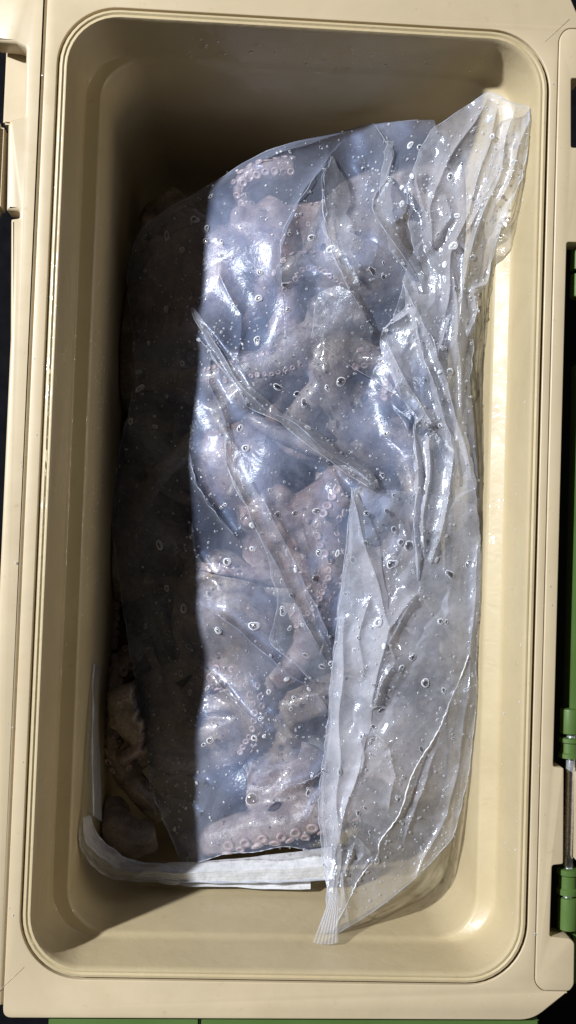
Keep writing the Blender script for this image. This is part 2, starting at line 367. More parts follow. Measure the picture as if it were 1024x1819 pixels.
# hinge: barrels, spools and the steel rod
def hinge_piece(name, px, y0, y1, prof, mat, z=-.009, nn=24):
    a = P(px, y0, z); b = P(px-(y1-y0)*.018, y1, z); L = a.y-b.y
    V, F = lathe([(r, t*L) for r, t in prof], nn, 'Y'); me = mesh_from(name, V, F); autosmooth(me, 30)
    o = add(name, me, mat, None, False); o.location = (b.x, b.y, z); put(o, cooler); return o
barrel = [(.0040, 0), (.0046, .03), (.0047, .08), (.0047, .92), (.0046, .97), (.0038, 1)]
spool = [(.0040, 0), (.0051, .03), (.0051, .22), (.0042, .28), (.0041, .72), (.0051, .78), (.0051, .97), (.0040, 1)]
hinge_piece('hinge_barrel', 1013, 1258, 1303, barrel, M_GREEN)
hinge_piece('hinge_collar', 1012, 1309, 1346, spool, M_GREEN)
hinge_piece('hinge_rod', 1013.5, 1300, 1592, [(.0023, 0), (.0023, 1)], M_STEEL, nn=20)
hinge_piece('hinge_collar', 1009, 1541, 1588, spool, M_GREEN)
hinge_piece('hinge_barrel', 1009, 1592, 1650, barrel, M_GREEN)
hinge_piece('hinge_barrel', 1031, 444, 482, barrel, M_GREEN)
hinge_piece('hinge_barrel', 1031, 488, 530, barrel, M_GREEN)
a = P(1019, 1262, -.006); b = P(1021, 640, -.006)
boxpart('lid_edge', (P(1020.5, 1000, -.008).x, a.y-.01, -.02), (P(1060, 1000, -.008).x, b.y, -.008), M_GREEN, .001)
a = P(1021, 1530, -.004); boxpart('lid_flap', (a.x+.0002, a.y, -.012), (a.x+.02, P(1021, 1368, -.004).y, -.003), M_TAN, .0012)
a = P(1011, 1720, -.02); boxpart('hinge_foot', (P(1014, 1700, -.013).x, P(1010, 1752, -.013).y, -.03), (P(1014, 1700, -.013).x+.012, P(1010, 1650, -.013).y, -.0142), M_GREEN, .0015)

# ------------------------------------------------------------------ octopuses
X0, X1, Y0, Y1 = -.088, .080, -.165, .165
def wander(start, ang, L, z0, z1, curl, steps=26, seed=0):
    r = random.Random(seed); p = [Vector(start)]; k = r.uniform(-curl, curl); ds = L/steps
    for i in range(steps):
        k += r.uniform(-1, 1)*6
        k = max(-60, min(60, k*(1+.03)))
        ang += k*ds
        q = p[-1]+Vector((math.cos(ang), math.sin(ang), 0))*ds
        if not (X0 < q.x < X1 and Y0 < q.y < Y1):
            ang = math.atan2(-q.y*.5, -q.x)+r.uniform(-.3, .3); q = p[-1]+Vector((math.cos(ang), math.sin(ang), 0))*ds; k = r.uniform(-10, 10)
        t = (i+1)/steps; q.z = z0+(z1-z0)*t+.006*math.sin(t*9+seed); p.append(q)
    return p
suck_me = mesh_from('sucker', *lathe([(.55, -.3), (.9, 0), (1, .25), (.93, .45), (.72, .52), (.55, .42), (.38, .2), (.15, .12), (.02, .16)], 12)); suck_me.materials.append(M_SUCK)
suck_me.polygons.foreach_set('use_smooth', [True]*len(suck_me.polygons))
def place_suckers(parent, path, radii, face, size, spread=.55, sp=1.75, i0=0, i1=None, taper=True):
    path = np.array(path); face = np.array(face, float); n = len(path)
    seg = np.linalg.norm(np.diff(path, axis=0), axis=1); s = np.concatenate([[0], np.cumsum(seg)])
    T = np.gradient(path, axis=0); T /= np.linalg.norm(T, axis=1)[:, None]
    d = s[-1]*i0; end = s[-1]*(i1 if i1 else 1); side = 1
    while d < end:
        p = np.array([np.interp(d, s, path[:, j]) for j in range(3)]); t = np.array([np.interp(d, s, T[:, j]) for j in range(3)]); r = np.interp(d, s, radii)
        sz = size*(r/max(radii) if taper else 1)
        f = face-t*np.dot(face, t); f /= np.linalg.norm(f); sd = np.cross(t, f)
        nrm = f*math.cos(spread*side)+sd*math.sin(spread*side)
        o = bpy.data.objects.new('sucker', suck_me); COL.objects.link(o)
        o.matrix_world = Matrix.Translation(Vector(under_film(p+nrm*r*.93, .0022).tolist())-Vector(parent.location)) @ Vector(nrm+rng.normal(0, .16, 3)).to_track_quat('Z', 'Y').to_matrix().to_4x4() @ Matrix.Diagonal((sz*random.uniform(.7, 1.15), sz*random.uniform(.85, 1.15), sz*random.uniform(.6, 1.0), 1))
        o.parent = parent
        d += sz*sp/1.6*random.uniform(.85, 1.25); side = -side*random.uniform(.85, 1.15); side = max(-1.2, min(1.2, side))
def under_film(c, gap=.0012):
    c = np.asarray(c, float); yi = np.clip(((c[..., 1]+.26)/FC).astype(int), 0, 259); xi = np.clip(((c[..., 0]+.14)/FC).astype(int), 0, 139)
    lim = np.minimum(FG[yi, xi]-gap, .0); out = c.copy(); out[..., 2] = np.where(c[..., 2] > lim, lim-np.minimum(.004, (c[..., 2]-lim)*.08)*0, c[..., 2])
    lx_ = wall_x(out[..., 2])-.001; out[..., 0] = np.clip(out[..., 0], -lx_, lx_); return out
def octopus(label, head, hz, hang, mat, nrand, feats, seed, mant=(.040, .030, .024), arm_r=.0125, L=.20):
    """head: pixel; feats: hand-laid arms [(pixel path with z), r0, r1, sucker spec or None]"""
    hz += .032; h = P(head[0], head[1], hz)
    root = empty('octopus', label, 'octopus', 'octopuses piled in the clear bag', loc=h)
    G = Geo(); d = Vector((math.cos(hang), math.sin(hang), 0)); s = Vector((-d.y, d.x, 0))
    # mantle and head as ellipsoids along d
    def ell(c, ax, ay, az, n=24, m=14, sag=0):
        V = []; F = []
        for i in range(m+1):
            th = math.pi*i/m
            for k in range(n):
                ph = 2*math.pi*k/n; x = -math.cos(th); rr = math.sin(th)*(1-.18*x)
                v = Vector(c)+d*(ax*x)+s*(ay*rr*math.cos(ph))+Vector((0, 0, 1))*(az*rr*math.sin(ph)); V.append(v)
        for i in range(m):
            for k in range(n): F.append((i*n+k, i*n+(k+1) % n, (i+1)*n+(k+1) % n, (i+1)*n+k))
        G.add(V, F)
    ell(h+d*mant[0]*1.1, *mant); ell(h, .017, .017, .014); 
    ell(h+s*.012+Vector((0, 0, .008)), .006, .005, .006); ell(h-s*.012+Vector((0, 0, .008)), .006, .005, .006)
    base = h-d*.012
    for k in range(nrand):
        a = hang+math.pi+(k-(nrand-1)/2)*(2.6/max(1, nrand-1)) if nrand > 1 else hang+math.pi
        pth = wander(base, a, L*random.uniform(.8, 1.15), hz-.004, hz+random.uniform(-.02, .012), 25, seed=seed*31+k)
        sm = smooth_path(pth, 70); rad = [arm_r*(1-.85*(i/69)**.8)+.0008 for i in range(70)]
        V, F = tube_geo(sm, rad, 10); G.add(V, F)
        if k == 1: place_suckers(root, sm, rad, (.5*(1 if k == 1 else -1), .2, 1), .0019, i0=.12, i1=.7)
    for (pp, r0, r1, sk) in feats:
        wp = [P(q[0], q[1], q[2]+.030) for q in pp]; sm = smooth_path(wp, 60); rad = [r0+(r1-r0)*(i/59)**1.1 for i in range(60)]
        V, F = tube_geo(sm, rad, 12); G.add(V, F)
        if sk: place_suckers(root, sm, rad, *sk)
    me = mesh_from('body', G.V, G.F)
    tmp = bpy.data.objects.new('tmp', me); COL.objects.link(tmp)
    md = tmp.modifiers.new('r', 'REMESH'); md.mode = 'VOXEL'; md.voxel_size = .0015
    ms = tmp.modifiers.new('s', 'SMOOTH'); ms.factor = .6; ms.iterations = 4
    tx = bpy.data.textures.new('skin_lumps', 'CLOUDS'); tx.noise_scale = .012; tx.noise_depth = 3
    mdp = tmp.modifiers.new('d', 'DISPLACE'); mdp.texture = tx; mdp.strength = .0028; mdp.mid_level = .5; mdp.texture_coords = 'GLOBAL'
    dg = bpy.context.evaluated_depsgraph_get(); m2 = bpy.data.meshes.new_from_object(tmp.evaluated_get(dg)); bpy.data.objects.remove(tmp)
    co = np.empty(len(m2.vertices)*3); m2.vertices.foreach_get('co', co); m2.vertices.foreach_set('co', under_film(co.reshape(-1, 3)).ravel()); m2.update()
    m2.name = 'body'; m2.materials.clear(); b = add('body', m2, mat); put(b, root)
    return root

# ------------------------------------------------------------------ film sheets
def field(ctrl, px, py, s=110.):
    c = np.array(ctrl, float); num = 0; den = 1e-12
    for x, y, z in c:
        w_ = np.exp(-((px-x)**2+(py-y)**2)/(2*s*s))+1e-9/(1+((px-x)**2+(py-y)**2)/1e4); num = num+w_*z; den = den+w_
    return num/den
def seg_dist(px, py, pts):
    """distance to a polyline, sign of side and position along it"""
    best = np.full(px.shape, 1e9); side = np.zeros(px.shape); along = np.zeros(px.shape); pts = np.array(pts, float)
    n = len(pts)-1
    for i in range(n):
        a, b = pts[i], pts[i+1]; d = b-a; L2 = d@d
        t = np.clip(((px-a[0])*d[0]+(py-a[1])*d[1])/L2, 0, 1); qx = px-a[0]-t*d[0]; qy = py-a[1]-t*d[1]
        dist = np.hypot(qx, qy); sg = np.sign(d[0]*(py-a[1])-d[1]*(px-a[0])); m = dist < best
        best = np.where(m, dist, best); side = np.where(m, sg, side); along = np.where(m, (i+t)/n, along)
    return best, side, along
def creases(px, py, lst):
    """sharp folds: height along a line, falling off at different widths on each side (widths in photo pixels, heights in mm)"""
    h = np.zeros_like(px)
    wob = 3.5*np.sin(py/23.+px/41.)+2.5*np.sin(px/17.-py/31.)
    for pts, amp, wl, wr in lst:
        d, s, t = seg_dist(px+wob*.6, py+wob*.4, pts); wd = np.where(s < 0, wl, wr)
        end = np.clip(np.minimum(t, 1-t)*8+.25, 0, 1)
        h += amp*.001*np.exp(-d/wd)*end
    return h
from mathutils.geometry import delaunay_2d_cdt
def facets(px, py, cell, amp, seed, box=(180, 140, 970, 1700), stretch=(1., 1.), ang=0.):
    """crumpled-film relief: random heights on scattered points, joined by flat facets with sharp creases between them (cell in photo pixels, amp in mm)"""
    r = np.random.RandomState(seed); cx, cy = (box[0]+box[2])/2, (box[1]+box[3])/2
    ca, sa = math.cos(ang), math.sin(ang)
    def fwd(x, y): return ((x-cx)*ca+(y-cy)*sa)/(cell*stretch[0]), (-(x-cx)*sa+(y-cy)*ca)/(cell*stretch[1])
    wx = px+cell*.10*np.sin(py/(cell*.37)+1)+cell*.05*np.sin(py/(cell*.13)); wy = py+cell*.10*np.sin(px/(cell*.41))
    U, Vv = fwd(wx, wy); R_ = int(max(abs(U).max(), abs(Vv).max()))+2
    lo_u, hi_u, lo_v, hi_v = int(U.min())-2, int(U.max())+3, int(Vv.min())-2, int(Vv.max())+3
    pts = [(a+r.uniform(.02, .98), b+r.uniform(.02, .98)) for a in range(lo_u, hi_u) for b in range(lo_v, hi_v) if r.rand() < .8]
    hs = r.uniform(-1, 1, len(pts))
    vs, es, fs, ov, oe, of = delaunay_2d_cdt([Vector(p) for p in pts], [], [], 0, 1e-6)
    hmap = [hs[o[0]] if o else 0 for o in ov]; out = np.zeros_like(px); uf, vf = U.ravel(), Vv.ravel(); of_ = out.ravel()
    order = np.argsort(uf); us = uf[order]
    for f in fs:
        (x0, y0), (x1, y1), (x2, y2) = (vs[k] for k in f); d = (y1-y2)*(x0-x2)+(x2-x1)*(y0-y2)
        if abs(d) < 1e-9: continue
        a, b = np.searchsorted(us, (min(x0, x1, x2), max(x0, x1, x2))); q = order[a:b]
        if not len(q): continue
        uu, vv = uf[q], vf[q]; l0 = ((y1-y2)*(uu-x2)+(x2-x1)*(vv-y2))/d; l1 = ((y2-y0)*(uu-x2)+(x0-x2)*(vv-y2))/d; l2 = 1-l0-l1
        m = (l0 >= -1e-6) & (l1 >= -1e-6) & (l2 >= -1e-6); q = q[m]
        of_[q] = l0[m]*hmap[f[0]]+l1[m]*hmap[f[1]]+l2[m]*hmap[f[2]]
    return of_.reshape(px.shape)*amp*.001
def sheet(name, xl, xr, zfun, mat, parent, nu=230, nv=420, curve=None, wrinkle=None, fray=1.5, rough_edge=0):
    ys = np.linspace(min(xl[0][1], xr[0][1]), max(xl[-1][1], xr[-1][1]), nv)
    a = interp_poly(xl, ys); b = interp_poly(xr, ys)
    k = np.ones(5)/5
    def sm(q): e = np.pad(q, 2, mode='edge'); return np.convolve(e, k, 'valid')
    a = sm(a)+fray*np.sin(ys/19.)*np.sin(ys/7.3); b = sm(b)+fray*np.sin(ys/16.+1)*np.sin(ys/8.1)
    if rough_edge:
        rr = np.random.RandomState(len(xl)*7+int(xl[0][0])); kx = np.linspace(0, 1, 15); ky = np.linspace(0, 1, nv); tp = np.sin(np.pi*ky)**.5
        a = a+np.interp(ky, kx, rr.uniform(-1, 1, 15))*rough_edge*tp; b = b+np.interp(ky, kx, rr.uniform(-1, 1, 15))*rough_edge*1.3*tp
    u = np.linspace(0, 1, nu)[None, :]; px = a[:, None]*(1-u)+b[:, None]*u; py = np.repeat(ys[:, None], nu, 1)
    if curve is not None: py = py+curve(px, py, u)
    z = zfun(px, py, u)
    P3 = PN(px, py, z)
    lim = wall_x(z)-.0012; P3[..., 0] = np.clip(P3[..., 0], -lim, lim)
    limy = wall_y(z)-.0012; P3[..., 1] = np.clip(P3[..., 1], -limy, limy)
    V = P3.reshape(-1, 3); idx = np.arange(nu*nv).reshape(nv, nu)
    F = np.stack([idx[:-1, :-1], idx[1:, :-1], idx[1:, 1:], idx[:-1, 1:]], -1).reshape(-1, 4)
    me = bpy.data.meshes.new(name); me.from_pydata(V.tolist(), [], F.tolist()); me.update()
    o = add(name, me, mat, None); put(o, parent)
    return o, P3
def edge_tube(parent, pts3, r=.00018, mat=None, name='film_edge_glint'):  # pale tube laid along the film's outline in place of its edge highlight
    pts3 = np.array(pts3)[::3]; V, F = tube_geo(pts3+np.array([0, 0, r*.5]), [r*(1+.5*math.sin(i*.7)) for i in range(len(pts3))], 6)
    o = add(name, mesh_from(name, V, F), mat or M_EDGE_GLINT); put(o, parent); return o

bag = empty('clear_plastic_bag', 'large crumpled clear plastic bag beaded with water drops, lying over the octopuses', 'plastic bag', loc=tuple(P(600, 900, -.15)))

C_MAIN = [(395, 300, -.112), (600, 245, -.108), (760, 215, -.085), (240, 470, -.150), (232, 600, -.155), (203, 860, -.158), (215, 1040, -.158), (240, 1200, -.152), (270, 1400, -.150), (320, 1520, -.155),
          (310, 380, -.130), (360, 440, -.104), (350, 600, -.104), (350, 760, -.102), (350, 900, -.104), (390, 1060, -.106), (385, 1300, -.110), (400, 1450, -.100), (430, 1525, -.094), (500, 1490, -.088), (560, 1500, -.090), (580, 1440, -.088), (500, 400, -.092),
          (600, 600, -.088), (600, 760, -.086), (700, 900, -.076), (700, 500, -.078), (500, 900, -.090), (480, 700, -.092), (500, 1050, -.092), (560, 1250, -.092), (520, 1400, -.104), (800, 700, -.074), (840, 1000, -.075),
          (840, 1200, -.078), (800, 1400, -.090), (640, 1350, -.096), (680, 1150, -.084), (800, 300, -.070), (290, 700, -.130), (290, 1000, -.135), (300, 1200, -.138)]
CR_MAIN = [([(592, 275), (545, 335), (508, 400), (500, 440), (503, 520)], 5.5, 34, 6),
           ([(585, 280), (572, 330), (580, 400), (600, 470), (630, 530), (665, 590)], 3, 6, 16),
           ([(660, 215), (685, 250), (698, 272), (688, 310), (668, 345), (665, 380), (700, 430), (740, 490), (765, 530)], 5, 7, 16),
           ([(640, 285), (655, 310), (660, 350)], 2.5, 8, 8), ([(698, 398), (722, 376), (735, 300)], 3, 8, 8),
           ([(335, 548), (370, 590), (400, 640), (432, 690), (470, 725), (520, 750), (580, 800), (640, 840), (670, 868)], 6, 22, 7),
           ([(345, 590), (385, 640), (430, 700), (440, 725)], 3.5, 4, 6),
           ([(360, 575), (400, 630), (440, 690)], -3, 4, 4),
           ([(400, 772), (404, 830), (440, 905), (495, 1010), (555, 1130), (592, 1195)], 4, 9, 14),
           ([(470, 890), (515, 985), (565, 1085), (592, 1150)], 4, 8, 8),
           ([(335, 800), (350, 860), (385, 915), (430, 965)], 4, 10, 6),
           ([(340, 930), (352, 985), (375, 1020), (345, 1030)], 3, 6, 9),
           ([(370, 1080), (430, 1125), (500, 1188), (560, 1230), (590, 1270)], 5.5, 10, 18),
           ([(232, 1000), (300, 1100), (365, 1190), (440, 1270), (500, 1320)], 3, 10, 20),
           ([(375, 625), (372, 680), (390, 720), (402, 765)], 5, 12, 9),
           ([(255, 1380), (290, 1450), (318, 1520)], 5, 12, 6), ([(260, 1385), (320, 1372), (375, 1395)], 3, 8, 8), ([(290, 1410), (340, 1425), (360, 1450)], 2.5, 7, 7),
           ([(500, 1400), (560, 1380), (585, 1340)], 3, 6, 10), ([(545, 1460), (560, 1425), (575, 1400)], 3, 5, 7),
           ([(240, 470), (300, 520), (340, 555)], 3, 14, 10), ([(238, 560), (245, 700), (222, 800), (208, 880)], 3, 6, 8),
           ([(610, 830), (640, 845), (672, 868)], 3, 4, 10), ([(540, 760), (600, 850), (625, 900)], 2.5, 9, 9),
           ([(450, 290), (520, 262), (620, 235)], 2.5, 12, 8), ([(380, 470), (430, 560), (420, 640)], 1.6, 25, 25), ([(440, 1200), (470, 1260), (520, 1300)], 2.5, 9, 9)]
C_MAIN = [(x, y, z+(.036 if z > -.125 else .050)) for x, y, z in C_MAIN]
def z_main(px, py, u):
    z = field(C_MAIN, px, py, 62.)+creases(px, py, CR_MAIN)+(facets(px, py, 150, 2.6, 5, ang=.6, stretch=(.6, 1.3))+facets(px, py, 62, .9, 6, ang=-.5, stretch=(.7, 1.3))+facets(px, py, 24, .25, 7))*np.clip((px-430)/170+np.clip((py-900)/500, 0, .5), .30, 1)
    e = np.clip((u/.06), 0, 1); return z-.006*(1-e)**2
XL_MAIN = [(760, 213), (665, 218), (590, 238), (530, 250), (475, 268), (430, 290), (395, 315), (340, 348), (285, 378), (250, 410), (236, 440), (228, 480), (226, 520), (234, 560), (238, 620), (243, 670), (232, 720), (215, 790), (203, 860), (200, 950), (214, 1040), (228, 1140), (240, 1200), (258, 1300), (268, 1400), (300, 1480), (322, 1526)]
XR_MAIN = [(770, 213), (790, 260), (815, 330), (825, 450), (830, 560), (838, 700), (850, 860), (856, 1000), (856, 1150), (845, 1260), (770, 1380), (640, 1470), (586, 1526)]
film, P_MAIN = sheet('film', XL_MAIN, XR_MAIN, z_main, M_FILM, bag, 460, 800, curve=lambda px, py, u: -np.clip((px-322)/260, 0, 1.2)*22*np.clip((py-1380)/146, 0, 1)+(5*np.sin(px/43.)+3*np.sin(px/17.))*np.clip((py-1440)/86, 0, 1))
tag(film, 'thin clear film stretched over the octopuses')
edge_tube(bag, P_MAIN[:, 0]); edge_tube(bag, P_MAIN[-1, :])

# the contents press against the film from below: a lookup of the film's height over the floor plan
FC = .002; FG = np.full((260, 140), 9.); _q = P_MAIN.reshape(-1, 3)
np.minimum.at(FG, (np.clip(((_q[:, 1]+.26)/FC).astype(int), 0, 259), np.clip(((_q[:, 0]+.14)/FC).astype(int), 0, 139)), _q[:, 2])
octopus('dark filler octopus lying deep along the upper left side of the bag, in shadow', (300, 400), -.168, -1.3, M_OCT[2], 8, [], 51, mant=(.045, .030, .030), arm_r=.013, L=.24)  # deep dark octopuses added to hide the pale floor in the shaded left
octopus('dark filler octopus lying deep along the left side of the bag near its middle, in shadow', (270, 760), -.168, 1.6, M_OCT[2], 8, [], 52, mant=(.045, .034, .030), arm_r=.013, L=.24)
octopus('dark filler octopus lying deep below the lower left part of the bag, in shadow', (290, 1090), -.168, 1.9, M_OCT[2], 8, [], 53, mant=(.045, .034, .030), arm_r=.013, L=.24)
octopus('grey octopus deep below the gathered right side of the bag', (720, 560), -.150, 1.4, M_OCT[0], 8, [], 54, mant=(.050, .036, .034), arm_r=.013, L=.24)
octopus('brown octopus under the loose flap on the right of the bag', (690, 1120), -.150, 1.7, M_OCT[0], 8, [], 55, mant=(.040, .026, .026), arm_r=.013, L=.24)
octopus('octopus with a greenish grey head showing near the bottom of the bag', (515, 1405), -.136, 1.2, M_OCT[3], 0, [], 56, mant=(.017, .018, .015))
octopus('grey mottled octopus with looped bare arms, near the upper middle of the bag', (600, 560), -.112, 1.3, M_OCT[0], 5,
        [([(505, 690, -.115), (495, 640, -.108), (520, 605, -.105), (570, 600, -.104), (640, 615, -.106), (700, 660, -.112)], .0068, .0045, None),
         ([(520, 760, -.118), (560, 700, -.108), (610, 660, -.104), (660, 640, -.106)], .0085, .006, None),
         ([(600, 770, -.115), (640, 720, -.106), (690, 700, -.106), (740, 720, -.112)], .0085, .005, None),
         ([(500, 500, -.105), (530, 470, -.099), (570, 470, -.098), (610, 495, -.098), (640, 520, -.101)], .0080, .005, ((0, 0, 1), .0019, .75, 1.5, 0, 1, False))], 3)
octopus('pinkish octopus at the upper left with a pale sucker arm pressed on the film', (450, 420), -.126, 3.9, M_OCT[1], 5,
        [([(520, 300, -.118), (480, 302, -.116), (445, 312, -.117), (425, 335, -.120), (440, 372, -.124)], .0062, .004, ((0, .2, 1), .0023, .7, 1.6, 0, 1, False)),
         ([(225, 540, -.165), (215, 600, -.160), (235, 660, -.160), (240, 720, -.166)], .008, .005, ((.6, 0, 1), .0026, .5, 1.7, 0, 1)),
         ([(280, 430, -.150), (300, 480, -.145), (350, 520, -.142)], .008, .005, None)], 5)
octopus('octopus with pink and cream sucker rows, left of the big loose flap', (470, 900), -.122, 2.2, M_OCT[1], 5,
        [([(640, 640, -.100), (680, 640, -.094), (695, 670, -.092), (690, 700, -.098)], .0075, .005, ((0, 0, 1), .0021, .7, 1.5, 0, 1, False)),
         ([(600, 880, -.104), (570, 940, -.100), (590, 1000, -.099), (570, 1060, -.102), (530, 1110, -.108)], .010, .006, ((.4, 0, 1), .0026, .6, 1.6, 0, 1)),
         ([(230, 860, -.165), (215, 920, -.162), (240, 980, -.165)], .009, .006, ((0, 0, 1), .0024, .6, 1.6, 0, 1))], 8, mant=(.030, .025, .021))
octopus('brown grey octopus lower in the bag with a blurred round head', (440, 1230), -.124, 1.9, M_OCT[2], 5,
        [([(380, 1200, -.118), (410, 1180, -.112), (440, 1220, -.110), (450, 1280, -.112), (430, 1330, -.118)], .009, .006, ((.5, 0, 1), .0026, .6, 1.6, 0, 1)),
         ([(270, 1150, -.160), (215, 1190, -.155), (198, 1260, -.152), (210, 1340, -.152), (245, 1400, -.152), (290, 1450, -.156)], .0095, .007, ((-.3, .3, 1), .0029, .55, 1.7, 0, .7)),
         ([(190, 1040, -.170), (185, 1100, -.168), (200, 1150, -.168)], .008, .006, ((.2, 0, 1), .0026, .4, 1.7, 0, 1))], 12)
octopus('octopus whose thick pale-suckered arm lies just above the white band', (640, 1370), -.150, .4, M_OCT[4], 5,
        [([(330, 1500, -.130), (390, 1486, -.118), (450, 1470, -.112), (510, 1458, -.110), (580, 1436, -.110), (650, 1400, -.116)], .0085, .0125, ((.05, -.75, .8), .0034, .36, 2.0, .25, .9, False)),
         ([(190, 1440, -.160), (210, 1470, -.150), (240, 1490, -.148), (270, 1480, -.152)], .012, .010, None),
         ([(540, 1330, -.130), (520, 1380, -.122), (490, 1410, -.122), (450, 1400, -.128)], .013, .012, None)], 17)


def crease_line(pts, zf, r=.00011):  # thin pale tube along a fold, standing in for the light it catches
    q = smooth_path(pts, 60); q += np.stack([1.6*np.sin(np.arange(60)*.55)+rng.normal(0, .35, 60), 1.2*np.sin(np.arange(60)*.4+1)], 1)
    p3 = PN(q[:, 0], q[:, 1], zf(q[:, 0], q[:, 1], .5)+.00008)
    rad = [r*(.35+1.3*abs(math.sin(i*.23+pts[0][0])))*math.sin(math.pi*(i+.6)/60.2)**.5 for i in range(60)]
    V, F = tube_geo(p3, rad, 5); o = add('crease_glint', mesh_from('crease_glint', V, F), M_EDGE_GLINT); put(o, bag)
for c in (CR_MAIN[0], CR_MAIN[1], CR_MAIN[2], CR_MAIN[5], CR_MAIN[6], CR_MAIN[8], CR_MAIN[9], CR_MAIN[10], CR_MAIN[12], CR_MAIN[15], CR_MAIN[18]): crease_line(c[0], z_main, .00015)
# upper gathered part that stands up to the right rim
C_UP = [(870, 165, -.028), (950, 190, -.010), (930, 300, -.018), (895, 400, -.026), (850, 520, -.048), (836, 680, -.056), (850, 860, -.058), (855, 1000, -.060), (855, 1150, -.064), (730, 300, -.068), (722, 400, -.066),
        (715, 500, -.066), (690, 600, -.072), (738, 760, -.068), (738, 900, -.062), (750, 1060, -.066), (790, 300, -.052), (790, 450, -.052), (780, 600, -.056), (790, 760, -.054), (800, 900, -.052), (800, 1060, -.056)]
CR_UP = [([(868, 175), (830, 230), (790, 300), (765, 370), (768, 440)], 5, 12, 8), ([(790, 345), (800, 385), (768, 438)], 5, 6, 10), ([(740, 310), (755, 370), (770, 440)], 4, 7, 7),
         ([(885, 180), (870, 260), (835, 360), (805, 450), (790, 560)], 5, 10, 8), ([(915, 190), (890, 300), (850, 400), (820, 520), (812, 640)], 4.5, 9, 12), ([(948, 195), (915, 290), (880, 370)], 4, 10, 7),
         ([(900, 270), (860, 350), (830, 410)], 3, 6, 6), ([(715, 500), (745, 560), (775, 620), (805, 720), (840, 850)], 5.5, 14, 7), ([(672, 600), (690, 575), (722, 555)], 4, 5, 8), ([(735, 560), (755, 640), (790, 740), (806, 800)], 4, 9, 9),
         ([(690, 610), (730, 690), (765, 745), (775, 760)], 4.5, 7, 10), ([(775, 640), (790, 610), (800, 560)], 3, 6, 6), ([(738, 760), (742, 880), (738, 960), (742, 1060)], 6, 5, 18), ([(765, 780), (758, 880), (752, 990)], 4, 6, 6),
         ([(806, 800), (800, 880), (780, 960), (762, 1010)], 5, 9, 14), ([(740, 755), (752, 745), (770, 757)], 3, 5, 5), ([(690, 870), (730, 840), (740, 830)], 3, 5, 8), ([(840, 510), (852, 560), (830, 600)], 4, 7, 7),
         ([(838, 515), (870, 500), (880, 470)], 4, 5, 7), ([(805, 480), (812, 560), (818, 640), (822, 740)], 3.5, 6, 5)]
C_UP = [(x, y, z*.66) for x, y, z in C_UP]
def z_up(px, py, u):
    return field(C_UP, px, py, 62.)+creases(px, py, CR_UP)+facets(px, py, 85, 2.6, 21, ang=.25, stretch=(.45, 1.9))+facets(px, py, 38, 1.1, 22, ang=.15, stretch=(.6, 1.7))+facets(px, py, 17, .25, 23, stretch=(.8, 1.2))
XL_UP = [(866, 164), (842, 180), (800, 208), (768, 228), (745, 270), (734, 300), (722, 335), (727, 400), (735, 440), (717, 500), (722, 545), (680, 585), (674, 610), (700, 680), (735, 740), (738, 860), (736, 960), (746, 1060), (800, 1130), (850, 1200)]
XR_UP = [(872, 164), (890, 172), (905, 182), (930, 187), (952, 191), (951, 220), (938, 270), (928, 310), (905, 370), (884, 420), (873, 470), (868, 500), (850, 522), (842, 600), (835, 680), (829, 760), (846, 860), (854, 960), (857, 1060), (857, 1200)]
upper, P_UP = sheet('gathered_film', XL_UP, XR_UP, z_up, M_FLAP, bag, 240, 760, fray=2.0)
tag(upper, 'gathered end of the bag fanning up to the right rim')
for c in (CR_UP[1], CR_UP[4], CR_UP[7], CR_UP[9], CR_UP[11]): crease_line(c[0], z_up, .00015)
edge_tube(bag, P_UP[:, 0]); edge_tube(bag, P_UP[:380, -1]); 

# big loose flap that tapers to the tip at the bottom
C_FL = [(625, 868, -.044), (690, 870, -.042), (760, 880, -.036), (848, 900, -.034), (857, 1000, -.036), (857, 1150, -.038), (845, 1260, -.042), (832, 1380, -.049), (805, 1490, -.058), (740, 1560, -.050), (680, 1615, -.038), (590, 1672, -.024),
        (612, 1000, -.046), (595, 1150, -.046), (583, 1250, -.047), (568, 1420, -.050), (575, 1520, -.046), (583, 1600, -.034), (700, 1000, -.036), (720, 1150, -.033), (700, 1300, -.035), (680, 1420, -.040), (640, 1550, -.040)]
STRAND = [(833, 1163), (818, 1205), (800, 1245), (785, 1285), (765, 1322), (745, 1352), (728, 1388), (716, 1430), (700, 1462), (676, 1493), (671, 1520), (650, 1545), (633, 1570), (615, 1610), (592, 1652)]
CR_FL = [([(625, 868), (640, 930), (672, 1040), (695, 1130)], 3.5, 6, 16), ([(745, 1055), (720, 1085), (690, 1120), (670, 1200), (660, 1260)], 6, 10, 12), ([(700, 1180), (680, 1215), (668, 1255)], 5, 8, 7), ([(640, 1310), (668, 1305), (690, 1325)], 2, 9, 6),
         ([(640, 1310), (648, 1345), (640, 1380)], 2, 5, 8), ([(640, 1360), (622, 1420), (600, 1500)], 3.5, 7, 9), ([(612, 1100), (606, 1250), (600, 1400), (605, 1530), (598, 1620)], 3, 8, 9),
         (STRAND, 3.2, 20, 26), ([(700, 1170), (690, 1140), (745, 1060)], 3, 7, 7), ([(600, 1460), (640, 1490), (665, 1520)], 3, 8, 9), ([(620, 1640), (610, 1560), (630, 1500)], 3.5, 6, 6), ([(850, 960), (840, 1130), (825, 1300), (790, 1480)], 3, 8, 10),
         ([(780, 1330), (760, 1380), (740, 1420), (720, 1500)], 2.5, 8, 8), ([(735, 1560), (770, 1500), (800, 1440)], 2.5, 6, 6), ([(690, 1330), (705, 1380), (690, 1440)], 3, 9, 9), ([(655, 1060), (640, 1140), (645, 1200)], 2.4, 8, 8)]
